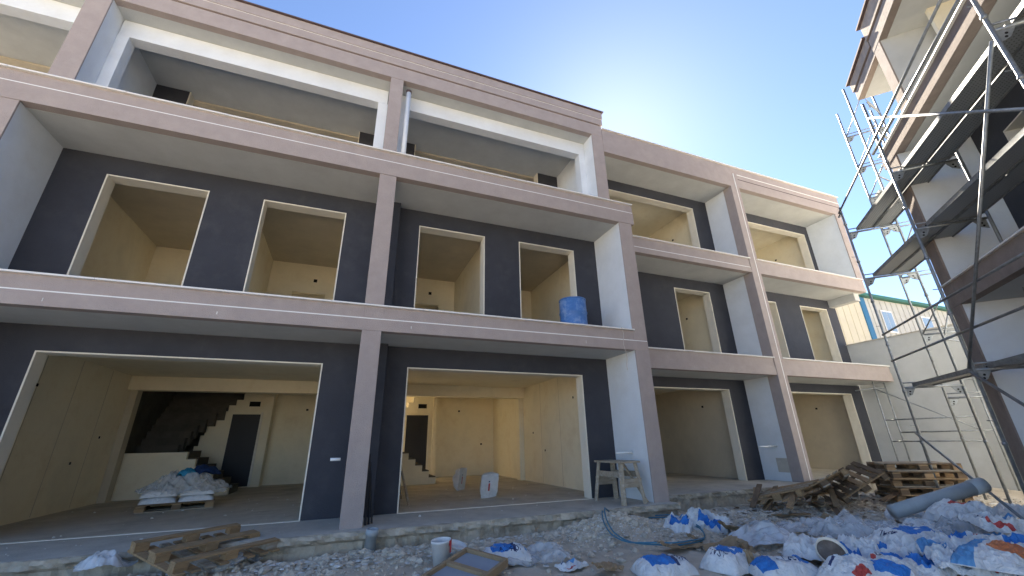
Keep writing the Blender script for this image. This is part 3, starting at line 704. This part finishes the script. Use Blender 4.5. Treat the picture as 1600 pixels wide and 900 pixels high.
# ------------------------------------------------------------------ sacks, sheets, cardboard
def sack_mesh(name, L, W, H, seed, crumple, mt):
    nx_, ny_ = 46, 32; b = MB(); uvs = []
    def top(u, v):
        e = (max(0, 1-abs(u)**4)*max(0, 1-abs(v)**3))**.6
        p = (u*L*1.6, v*W*1.6, seed*7.3)
        w = noise.noise((p[0]*4, p[1]*4, p[2]))*.03-abs(noise.noise((p[0]*4.3+3, p[1]*4.3, p[2])))*.055-abs(noise.noise((p[0]*9+3, p[1]*9, p[2]+4)))*.03+noise.noise((p[0]*19, p[1]*19, p[2]))*.006
        big = noise.noise((p[0]*2.2, p[1]*2.2, p[2]+9))*.5+.5
        if crumple >= .6:
            a = 1-abs(noise.noise((p[0]*1.7+1, p[1]*1.7, p[2]+2)))*2; c_ = 1-abs(noise.noise((p[0]*3.6, p[1]*3.6+5, p[2])))*2
            lift = max(0, noise.noise((u*1.3, v*1.3, seed*3.1)))*.5
            return H*(.12+.42*max(0, a)**1.6+.28*max(0, c_)**1.5+lift)*(.35+.65*e**.5)+w*.35
        return H*e*(1-crumple*.5+crumple*.9*big)+w*(.3+crumple*.9)*e**.5
    def xy(u, v):
        k = 1-.05*abs(v)**2; q = 1-.06*abs(u)**2
        return (u*L/2*k*(1+.05*crumple*noise.noise((v*3, seed, 1))), v*W/2*q*(1+.14*crumple*noise.noise((u*3, seed, 2))))
    for side in (0, 1):
        for j in range(ny_+1):
            for i in range(nx_+1):
                u = -1+2*i/nx_; v = -1+2*j/ny_; x, y = xy(u, v)
                t = top(u, v)
                b.v.append((x, y, t+.006 if side == 0 else (t-.004 if crumple >= .6 else -.004))); uvs.append((i/nx_, j/ny_))
    n = (nx_+1)*(ny_+1)
    for j in range(ny_):
        for i in range(nx_):
            a = j*(nx_+1)+i; q = (a, a+1, a+nx_+2, a+nx_+1); b.f.append(q); b.f.append(tuple(n+k for k in q[::-1]))
    ring = [i for i in range(nx_+1)]+[j*(nx_+1)+nx_ for j in range(1, ny_+1)]+[ny_*(nx_+1)+i for i in range(nx_-1, -1, -1)]+[j*(nx_+1) for j in range(ny_-1, 0, -1)]
    for k in range(len(ring)): a, c = ring[k], ring[(k+1) % len(ring)]; b.f.append((c, a, n+a, n+c))
    me = b.mesh(name, mt, crumple < .35)
    ul = me.uv_layers.new(name='UVMap')
    idx = np.empty(len(me.loops), dtype=np.int32); me.loops.foreach_get('vertex_index', idx)
    ul.data.foreach_set('uv', np.array(uvs, dtype=np.float32)[idx].ravel())
    return me, top, L, W
def lettering(parent, text, u, v, size, rot, top, L, W, ink):
    cu = bpy.data.curves.new('lettering', 'FONT'); cu.body = text; cu.size = size; cu.align_x = 'CENTER'; cu.align_y = 'CENTER'; cu.resolution_u = 2
    t = bpy.data.objects.new('tmp', cu); col.objects.link(t)
    me = bpy.data.meshes.new_from_object(t); bpy.data.objects.remove(t)
    c, s = math.cos(rot), math.sin(rot)
    for vt in me.vertices:
        x = u*L/2+vt.co.x*c-vt.co.y*s; y = v*W/2+vt.co.x*s+vt.co.y*c
        vt.co = (x, y, top(max(-1, min(1, x/(L/2))), max(-1, min(1, y/(W/2))))+.010)
    me.materials.clear(); me.materials.append(MAT[ink])
    o = bpy.data.objects.new('lettering', me); col.objects.link(o); o.parent = parent; return o
def sack(px_, z, rz, mt, seed, label, L=.66, W=.44, H=.13, crumple=.3, tilt=(0, 0), text=None, dz=0.0, group='plaster sacks strewn over the yard'):
    p = on_z(px_[0], px_[1], z)
    me, top, L, W = sack_mesh('plaster_sack', L, W, H, seed, crumple, mt)
    o = bpy.data.objects.new('plaster_sack', me); col.objects.link(o)
    o.location = (p.x, p.y, max(z, hground(p.x, p.y)) - .01 + dz); o.rotation_euler = (tilt[0], tilt[1], rz)
    for t in (text or []): lettering(o, t[0], t[1], t[2], t[3], t[4], top, L, W, t[5])
    return tag(o, label, 'sack', group)
H2 = math.pi/2
sack((790, 872), -.22, R(-8), 'sack_a', 1, 'flat stacked white sacks with blue print inside clear film', L=.62, W=.40, H=.16, crumple=.2, text=[('ALÇISI', .1, -.55, .10, 0, 'ink_navy')])
sack((1062, 822), -.2, R(35), 'sack_a', 2, 'crumpled white sack with blue panel beside the blue hose loop', L=.6, W=.42, H=.22, crumple=.9, tilt=(.25, -.2))
sack((1105, 822), -.2, R(-50), 'sack_b', 3, 'standing crumpled sack with two blue panels beside brown cardboard', L=.66, W=.46, H=.26, crumple=.8, tilt=(.45, .2))
sack((1038, 893), -.24, R(-12), 'sack_a', 4, 'full white sack with blue panel and dark strip on bare earth', H=.16, text=[('SIVA', .52, 0, .09, H2, 'ink_navy'), ('ALÇISI', .70, 0, .065, H2, 'ink_navy')])
sack((1140, 885), -.22, R(15), 'sack_b', 5, 'plump white sack with square blue panel beside torn cardboard strip', H=.2, L=.56, W=.46, text=[('ASAL', -.68, 0, .09, H2, 'ink_navy')])
sack((1228, 898), -.22, R(-28), 'sack_c', 6, 'white sack with blue end panels in front of the round lid', H=.17, text=[('ALÇI', .1, -.1, .11, .0, 'ink_navy')])
sack((1335, 905), -.18, R(5), 'sack_d', 7, 'white sack lying below the round lid', H=.2, crumple=.4)
sack((1395, 900), -.16, R(20), 'sack_c', 8, 'white sack with dark round mark and red dash', H=.18, crumple=.5, text=[('9', .2, .2, .16, .3, 'ink_navy')])
sack((1428, 858), -.12, R(-12), 'sack_b', 9, 'big white sack with large blue panel on the middle of the sack heap', L=.8, W=.5, H=.15, crumple=.4, dz=.08, text=[('ASAL', -.74, 0, .09, H2, 'ink_navy'), ('SIVA', .78, .1, .09, H2, 'ink_navy')])
sack((1500, 890), -.12, R(40), 'sack_d', 10, 'torn white sack folded open with red stripe', L=.75, W=.5, H=.2, crumple=.8, tilt=(.2, -.1), dz=.05)
sack((1562, 888), -.05, R(10), 'sack_e', 11, 'pale blue and orange sack at the edge of the heap', L=.8, W=.5, H=.16, crumple=.4, dz=.06)
sack((1575, 838), -.05, R(-35), 'sack_d', 12, 'white sack with orange corner lying on top of the heap', L=.75, W=.5, H=.2, crumple=.6, tilt=(.2, .15), dz=.08)
sack((1510, 818), -.05, R(-20), 'sack_f', 13, 'grey white sack with small red line beside the scaffold brace', L=.8, W=.5, H=.24, crumple=.5, dz=.05)
sack((1335, 862), -.18, R(60), 'sack_white', 14, 'plain white empty sack crumpled behind the round lid', L=.8, W=.55, H=.2, crumple=.9, tilt=(.1, .2))
sack((1385, 838), -.15, R(-40), 'sack_white', 15, 'plain white sack flattened under clear film on the heap', L=.9, W=.6, H=.16, crumple=.9)
sack((1470, 870), -.1, R(75), 'sack_white', 16, 'plain white sack twisted between the printed sacks', L=.8, W=.5, H=.2, crumple=1.0, tilt=(-.15, .1), dz=.05)
sack((1545, 862), -.1, R(-60), 'sack_c', 17, 'white and blue sack crushed under the orange cornered sack', L=.75, W=.5, H=.2, crumple=.8, dz=.03)
sack((1300, 833), -.2, R(10), 'sack_f', 18, 'pinkish white empty sack behind clear film near the wood heap', L=.7, W=.4, H=.1, crumple=.8)
sack((893, 884), -.24, R(14), 'sack_d', 19, 'small red and white torn sack on bare earth', L=.36, W=.24, H=.07, crumple=.9)
sack((1215, 755), -.1, R(20), 'sack_white', 20, 'white rag sack standing at the foot of the right hand column', L=.5, W=.34, H=.24, crumple=.9, tilt=(.3, .2))
MORE = [((1270, 868), 30, 'sack_white', 'plain empty sack trodden flat left of the round tray'), ((1355, 880), -25, 'sack_c', 'empty sack with blue ends pressed under the round tray'),
        ((1405, 872), 50, 'sack_white', 'plain white empty sack folded beside the big blue panelled sack'), ((1455, 895), -15, 'sack_a', 'empty blue panelled sack below the torn red striped sack'),
        ((1590, 868), 20, 'sack_d', 'empty pale sack tucked beside the blue and orange sack'), ((1345, 838), -50, 'sack_f', 'empty white sack with red dash lying by the grey pipe end'),
        ((1450, 835), 10, 'sack_white', 'plain white empty sack draped under the grey pipe'), ((1535, 895), 70, 'sack_c', 'empty blue ended sack beside the pale blue and orange sack'),
        ((1590, 812), -10, 'sack_white', 'plain white sack at the foot of the scaffold brace'), ((1420, 815), 35, 'sack_white', 'small white rag sack wedged under the grey pipe')]
for k, (pq, a_, mt_, lab) in enumerate(MORE):
    sack(pq, -.17, R(a_), mt_, 80+k, lab, L=.78, W=.52, H=.2, crumple=.85, dz=.02+.02*(k % 3))
# two sacks standing inside the shop
for (u_, v_), rz, lab in (((722, 765), .3, 'white sack standing upright deep in the lit shop'), ((765, 779), -.5, 'white sack with red marks leaning over near the shop threshold')):
    p = on_z(u_, v_, .03)
    me, top, L, W = sack_mesh('plaster_sack', .54, .38, .24, 30+v_, .5, 'sack_f')
    o = bpy.data.objects.new('plaster_sack', me); col.objects.link(o); o.location = (p.x, p.y, .27); o.rotation_euler = (R(8), R(-82 if rz > 0 else -62), rz-1.2)
    tag(o, lab, 'sack', 'sacks standing inside the shop')

def sheet(name, loc_, sx, sy, h, seed, mt, label, cat, rz=0, group=None, n=60, bulge=0.0, fine=1.0):
    b = MB()
    for j in range(n+1):
        for i in range(n+1):
            u = -1+2*i/n; v = -1+2*j/n
            # squircle outline with ragged rim
            rr = 1+.16*noise.noise((u*2+seed, v*2, 1))+.06*noise.noise((u*7, v*7+seed, 4))
            uu = u*math.sqrt(1-v*v*.42)*rr; vv = v*math.sqrt(1-u*u*.42)*rr
            f1 = abs(noise.noise((uu*2.1*sx+seed, vv*2.1*sy, .3)))*1.3; f2 = (.5-abs(noise.noise((uu*4.5*sx, vv*4.5*sy+seed, 2.2))))*.7*fine; f3 = abs(noise.noise((uu*11*sx, vv*11*sy, seed)))*.3*fine
            edge = max(0, 1-(u*u*.8+v*v*.8))
            z = h*(.1+(f1+f2+f3)*(.35+.65*edge))+bulge*edge
            x = uu*sx; y = vv*sy; X = loc_[0]+x*math.cos(rz)-y*math.sin(rz); Y = loc_[1]+x*math.sin(rz)+y*math.cos(rz)
            b.v.append((x, y, z+(hground(X, Y)-hground(loc_[0], loc_[1]) if loc_[2] is None else 0)))
    for j in range(n):
        for i in range(n): a = j*(n+1)+i; b.f.append((a, a+1, a+n+2, a+n+1))
    o = b.build(name, mt, None, smooth=False)
    o.location = (loc_[0], loc_[1], hground(loc_[0], loc_[1])+.015 if loc_[2] is None else loc_[2]); o.rotation_euler = (0, 0, rz)
    return tag(o, label, cat, group)
def gp(u, v, z=-.24): p = on_z(u, v, z); return (p.x, p.y, None)
FG = 'clear plastic sheets among the rubbish'
sheet('plastic_sheet', gp(1245, 838), .85, .5, .22, 3, 'film', 'long crumpled clear plastic sheet between the sack heap and the wood', 'plastic sheet', R(-20), FG)
sheet('plastic_sheet', gp(1345, 850), .7, .5, .24, 5, 'film', 'bunched clear plastic sheet behind the round lid', 'plastic sheet', R(10), FG)
sheet('plastic_sheet', gp(1190, 850), .45, .4, .2, 8, 'film_thick', 'milky plastic sheet beside the torn cardboard strip', 'plastic sheet', R(40), FG)
sheet('plastic_sheet', gp(852, 872), .26, .36, .16, 11, 'film', 'crumpled clear bag beside the film wrapped sacks', 'plastic sheet', R(20), FG)
sheet('plastic_sheet', (*on_z(792, 868, -.2)[:2], hground(2.1, -1.4)), .42, .3, .10, 12, 'film', 'clear film wrapped over the flat stacked sacks', 'plastic sheet', R(-8), FG, bulge=.12)
sheet('plastic_sheet', (*on_z(165, 893, -.15)[:2], -.14), .28, .3, .22, 14, 'film_thick', 'pale plastic sheet bunched below the plinth beside the upturned pallet', 'plastic sheet', R(20), FG)
sheet('plastic_sheet', (-1.15, -.35, -.22), .4, .35, .2, 15, 'film', 'clear plastic caught inside the upturned pallet', 'plastic sheet', R(50), FG)
sheet('plastic_sheet', gp(1120, 785), .9, .45, .16, 17, 'film', 'dusty clear sheet on rubble below the lower block', 'plastic sheet', R(-8), FG)
sheet('plastic_sheet', gp(1480, 838, -.15), .6, .4, .22, 18, 'film', 'clear film lying over the sacks by the grey pipe', 'plastic sheet', R(-30), FG)

CG = 'torn cardboard on the ground'
def card(px_, L, W, rz, tilt, label, seed, z=-.22, fold=.25):
    p = on_z(px_[0], px_[1], z); n = 10; b = MB()
    for s in (0, 1):
        for j in range(n+1):
            for i in range(n+1):
                u = i/n-.5; v = j/n-.5
                zz = fold*L*abs(u-.1*noise.noise((seed, 1, 1)))*.5+.05*noise.noise((u*4+seed, v*4, 2))
                x = u*L*(1+.12*noise.noise((v*6, seed, 3))); y = v*W*(1+.16*noise.noise((u*6, seed, 7)))
                b.v.append((x, y, zz-s*.006))
    m_ = (n+1)**2
    for j in range(n):
        for i in range(n): a = j*(n+1)+i; q = (a, a+1, a+n+2, a+n+1); b.f.append(q); b.f.append(tuple(m_+k for k in q[::-1]))
    ring = list(range(n+1))+[j*(n+1)+n for j in range(1, n+1)]+[n*(n+1)+i for i in range(n-1, -1, -1)]+[j*(n+1) for j in range(n-1, 0, -1)]
    for k in range(len(ring)): a, c = ring[k], ring[(k+1) % len(ring)]; b.f.append((c, a, m_+a, m_+c))
    o = b.build('cardboard_piece', 'cardboard', None)
    o.location = (p.x, p.y, max(z, hground(p.x, p.y))+.03); o.rotation_euler = (*tilt, rz)
    return tag(o, label, 'cardboard', CG)
card((1150, 832), .5, .34, .4, (.2, .3), 'torn brown cardboard flap beside the standing blue sack', 1)
card((1085, 845), .26, .2, .9, (.5, .1), 'small cardboard square propped inside the hose loop', 2)
card((1130, 858), .55, .3, -.2, (.1, -.15), 'flattened cardboard sheet behind the plump sack', 3)
card((1168, 862), .26, .18, .2, (.7, .2), 'folded cardboard corner behind the plump sack', 4)
card((1181, 892), .34, .11, 1.45, (.2, -.9), 'upright torn cardboard strip between two sacks', 5)
card((1060, 858), .6, .22, .1, (.05, .1), 'long muddy cardboard strip on bare earth', 6)
card((1265, 822), .3, .24, .8, (.5, .5), 'dark cardboard scrap at the end of the wood heap', 7)
card((1290, 815), .22, .2, -.5, (.3, -.6), 'brown cardboard scrap under the leaning grey pallet', 8)
card((950, 890), .3, .22, .3, (.05, .1), 'pale trodden cardboard on bare earth beside the torn red sack', 9)
card((1210, 800), .5, .3, .1, (.3, .1), 'brown cardboard lying on the left end of the wood heap', 10, fold=.3)
# cardboard tray with grey sheet inside
tr = tag(empty('cardboard_tray', (1.45, -1.86, -.2), R(38)), 'open cardboard tray lined with grey sheet in front of the paint bucket', 'tray')
MB().box(-.36, .36, -.26, .26, 0, .012).build('grey_liner', 'grey_sheet', tr)
for (a, b, c, d) in ((-.40, -.362, -.3, .3), (.362, .40, -.3, .3), (-.36, .36, -.3, -.262), (-.36, .36, .262, .3)):
    MB().box(a, b, c, d, -.03, .055).build('tray_side', 'cardboard', tr, bevel=.004)
MB().box(-.03, .03, -.26, .26, .0125, .05).build('tray_divider', 'cardboard', tr)
tr.rotation_euler = (R(6), R(-8), R(38))

# paint bucket
bk = tag(empty('paint_bucket', (1.3, -1.28, -.25)), 'white paint bucket with red drips standing on rubble', 'bucket')
MB().lathe([(0, 0), (.098, 0), (.118, .25), (.124, .252), (.124, .275), (.114, .275), (.113, .25), (.094, .02), (0, .02)], 28).build('body', 'sack_white', bk, smooth=True)
for k in range(5):
    a = -.4+.16*k; z1 = .27; z0 = .27-rnd.uniform(.05, .2)
    b = MB(); c, s_ = math.cos(a), math.sin(a)
    MB().bar((c*.118, s_*.118, z0), (c*.126, s_*.126, z1), .03, .006).build('paint_drip', 'red', bk)
bk.rotation_euler = (R(4), R(-3), R(-20))
lid = MB().lathe([(0, .012), (.115, .012), (.12, .0), (.128, .0), (.128, .03), (.12, .034), (.118, .02), (0, .02)], 28).build('bucket_lid', 'pvc_white', None, smooth=True)
lid.location = (1.52, -1.12, hground(1.5, -1.1)+.17); lid.rotation_euler = (R(12), R(14), 0); tag(lid, 'white plastic lid lying behind the paint bucket', 'lid')
ld = tag(empty('round_tray'), 'x', 'tray')
MB().lathe([(0, .012), (.125, .012), (.13, .015), (.13, .02), (0, .022)], 36).build('tray_base', 'lid_brown', ld, smooth=True)
MB().lathe([(.128, .0), (.142, .0), (.15, .045), (.143, .048), (.13, .02)], 36).build('tray_rim', 'reveal', ld, smooth=True)
p = on_z(1303, 880, -.15); ld.location = (p.x, p.y, -.06); ld.rotation_mode = 'QUATERNION'; ld.rotation_quaternion = Vector((-.45, -.62, .62)).to_track_quat('Z', 'Y'); tag(ld, 'round brown mortar tray with pale rim propped up among the sacks', 'tray')

# blue barrel on the balcony
br = tag(empty('barrel', (4.46, .52, 3.142)), 'scuffed blue plastic barrel standing behind the first floor balcony edge', 'barrel')
MB().lathe([(0, 0), (.27, 0), (.29, .03), (.295, .25), (.305, .27), (.305, .30), (.295, .32), (.297, .58), (.307, .60), (.307, .63), (.297, .65), (.292, .88), (.28, .915), (.262, .92), (.258, .905), (0, .9)], 36).build('body', 'barrel_blue', br, smooth=True)
MB().lathe([(.283, .90), (.30, .902), (.30, .93), (.27, .935), (.262, .922)], 36).build('rim_ring', 'barrel_blue', br, smooth=True)
for s in (-.13, .13): MB().lathe([(0, .905), (.035, .905), (.035, .925), (0, .925)], 12, (s, 0, 0)).build('bung', 'barrel_blue', br)
# rope down the slab edge
pts = [(5.28+.02*math.sin(k*.9), -.05-.004*k, 3.37-k*.07) for k in range(14)]
tag(MB().path([(5.25, .3, 3.38), (5.27, .1, 3.385)]+pts, .007, 6).build('rope', 'rope', None, smooth=True), 'thin pale rope hanging over the balcony edge by the blue barrel', 'rope')

# trestle beside the fin
tz = tag(empty('work_trestle', (5.08, .42, .02), R(4)), 'rough wooden work trestle spattered with plaster beside the white fin', 'trestle')
MB().box(-.20, .27, -.44, .40, .70, .735).build('top_board', 'wood_grey', tz, bevel=.004)
for sx in (-1, 1):
    for sy in (-1, 1): MB().bar((.03+sx*.25, -.02+sy*.42, 0), (.03+sx*.17, -.02+sy*.34, .70), .09, .06).build('leg', 'wood_grey', tz, bevel=.004)
for sy in (-1, 1): MB().bar((-.2, -.02+sy*.39, .36), (.26, -.02+sy*.39, .36), .035, .15).build('cross_rail', 'wood_grey', tz)
for sx in (-1, 1): MB().bar((.03+sx*.2, -.4, .5), (.03+sx*.2, .36, .5), .03, .1).build('side_rail', 'wood_grey', tz)
MB().bar((.32, -.46, .02), (.12, -.1, .69), .06, .03).build('brace', 'wood_grey', tz)

# step ladder inside the shop
la = tag(empty('step_ladder', (1.06, 2.6, .02)), 'narrow wooden step ladder just inside the lit shop opening', 'ladder')
for y in (-.55, .55):
    MB().bar((0, y, 0), (.02, y*.25, 1.05), .035, .05).build('ladder_rail', 'wood_grey', la)
    MB().bar((.3, y, 0), (.05, y*.25, 1.05), .03, .04).build('ladder_rail', 'wood_grey', la)
for z in (.25, .5, .75): MB().bar((.01, -.5+z*.36, z), (.01, .5-z*.36, z), .06, .025).build('rung', 'wood_grey', la)

# steel angles leaning behind the middle column
for k in range(3):
    o = MB().bar((.47+.05*k, .20+.06*k, .0), (.44+.02*k, .30, 1.0-.12*k), .035, .02).build('steel_bar', 'black_door', None)
    tag(o, 'short dark steel bar leaning behind the middle column', 'bar', 'steel bars behind the column')
# pipe stub at the column foot
o = MB().lathe([(.055, 0), (.075, 0), (.075, .2), (.085, .2), (.085, .28), (.06, .28), (.055, .0)], 20).build('drain_stub', 'pvc_grey', None, smooth=True)
o.location = (.52, -.33, -.22); o.rotation_euler = (.1, .06, 0); tag(o, 'short grey drain pipe stub rising from rubble at the middle column', 'pipe')
# big grey pipe on the heap
pp = tag(empty('drain_pipe', (0,0,0)), 'long grey plastic drain pipe lying across the pallets and sack heap', 'pipe')
A = Vector((8.0, -2.55, .02)); B = at_dist(1537, 757, 10.0)
MB().tube(A, B, .098, 24).build('pipe_barrel', 'pvc_grey', pp, smooth=True)
dd = (B-A).normalized(); MB().tube(B-dd*.02, B+dd*.003, .088, 24).build('pipe_mouth', 'groove', pp, smooth=True)
MB().tube(B-dd*.2, B-dd*.001, .105, 24).build('pipe_socket', 'pvc_grey', pp, smooth=True)
# hose loop
c0 = on_z(1020, 832, -.22); pts = []
ex = (on_z(1100, 838, -.22)-on_z(945, 828, -.22))*.5; ey = (on_z(1020, 853, -.22)-on_z(1020, 809, -.22))*.5
for k in range(90):
    t = k/90*4*math.pi+.3; w = 1+.03*math.sin(t*.5); q = Vector(c0)+ex*math.cos(t)*w+ey*math.sin(t)*w
    pts.append((q.x, q.y, hground(q.x, q.y)+.085+.02*math.sin(t*1.5)))
tag(MB().path(pts, .011, 6).build('hose', 'hose', None, smooth=True), 'blue hose lying in a wide loop on the rubble', 'hose')

# pallet of wrapped sacks inside the left shop
pw = copy_tree(pB); pw.rotation_mode = 'XYZ'
place(pw, (-2.92, 4.0, .022), (0, 0, R(13)), 'pallet under the film wrapped sacks in the left shop', 'pallet', GRP)
for k in range(6):
    me, top, L, W = sack_mesh('plaster_sack', .58, .42, .12, 60+k, .15, 'sack_f' if k == 0 else 'sack_white')
    o = bpy.data.objects.new('plaster_sack', me); col.objects.link(o)
    x = -.30+.6*(k % 2); y = -.22+.44*((k//2) % 2); z = .17+.11*(k//4)
    c, s_ = math.cos(R(13)), math.sin(R(13)); o.location = (-2.92+x*c-y*s_, 4.0+x*s_+y*c, z); o.rotation_euler = (0, 0, R(13))
    tag(o, 'white sack on the wrapped pallet in the left shop', 'sack', 'sacks on the wrapped pallet')
sheet('plastic_sheet', (-2.85, 4.05, .22), .74, .58, .34, 21, 'film', 'clear wrapping film slumped over the sacks on the pallet in the left shop', 'plastic sheet', R(13), FG, bulge=.22)
sheet('work_clothes', (-2.62, 4.15, .56), .3, .24, .2, 23, 'navy_cloth', 'dark navy work clothes thrown on the wrapped pallet', 'clothes', R(20), None, n=26, bulge=.12)
sheet('cloth', (-2.86, 4.0, .56), .2, .16, .14, 25, 'cyan_cloth', 'bright blue cloth thrown on the wrapped pallet', 'clothes', R(60), None, n=22, bulge=.08)

# ------------------------------------------------------------------ rubble
def stones(name, n, region, size, mt, label, seed, zoff=0.0, flat=1.0):
    r = random.Random(seed); b = MB()
    base = [Vector(v).normalized() for v in ((0,0,1),(.9,0,.4),(.28,.85,.4),(-.72,.52,.4),(-.72,-.52,.4),(.28,-.85,.4),(.72,.52,-.4),(-.28,.85,-.4),(-.9,0,-.4),(-.28,-.85,-.4),(.72,-.52,-.4),(0,0,-1))]
    tri = [(0,1,2),(0,2,3),(0,3,4),(0,4,5),(0,5,1),(1,6,2),(2,6,7),(2,7,3),(3,7,8),(3,8,4),(4,8,9),(4,9,5),(5,9,10),(5,10,1),(1,10,6),(11,7,6),(11,8,7),(11,9,8),(11,10,9),(11,6,10)]
    for k in range(n):
        x, y = region(r); z = hground(x, y)
        s = size[0]*(size[1]/size[0])**(r.random()**2.2)
        a = r.uniform(0, 6.28); c, sn = math.cos(a), math.sin(a); sx, sy, sz = r.uniform(.7, 1.4), r.uniform(.6, 1.1), r.uniform(.4, .9)*flat
        o = len(b.v)
        for v in base:
            j = r.uniform(.75, 1.2); px2, py2, pz2 = v.x*s*sx*j, v.y*s*sy*j, v.z*s*sz*j
            b.v.append((x+px2*c-py2*sn, y+px2*sn+py2*c, z+zoff+pz2+s*.15))
        b.f += [(o+i, o+j, o+k2) for i, j, k2 in tri]
    o = b.build(name, mt, None); o['kind'] = 'stuff'; tag(o, label, 'rubble'); return o
def reg_front(r):
    while True:
        x = r.uniform(-5.5, 8.5); y = -.28-abs(r.gauss(0, .62))
        if y > -3.6: return x, y
def reg_heap(r): return 4.25+r.gauss(0, .5), -.66+r.gauss(0, .26)
def reg_right(r): return r.uniform(4.5, 14), r.uniform(-3.6, .35)
stones('rubble', 9000, reg_front, (.008, .07), 'rubble', 'grey broken rubble strewn along the plinth', 11)
stones('chippings', 1500, reg_heap, (.006, .02), 'flake', 'heap of pale plaster chippings beside the trestle', 12)
stones('rubble', 5000, reg_right, (.008, .06), 'rubble', 'grey rubble strewn under the wood and sack heaps', 13)
stones('plaster_flakes', 1500, reg_front, (.01, .05), 'flake', 'white plaster flakes scattered over the rubble', 14, .02, .35)
stones('plaster_flakes', 1300, reg_right, (.01, .06), 'flake', 'white litter flakes scattered right of the hose', 15, .02, .35)
stones('wood_splinters', 420, lambda r: (r.uniform(5.5, 11), r.uniform(-2.2, .2)), (.012, .05), 'wood_dark', 'dark wood splinters scattered round the pallet heap', 18, .02, .4)
def reg_floor(r): return r.uniform(-5, 5.4), r.uniform(.1, 5)
_h = hground
hground = lambda x, y: .022
stones('floor_crumbs', 160, reg_floor, (.006, .028), 'flake', 'crumbs of plaster scattered on the concrete shop floors', 16)
hground = _h
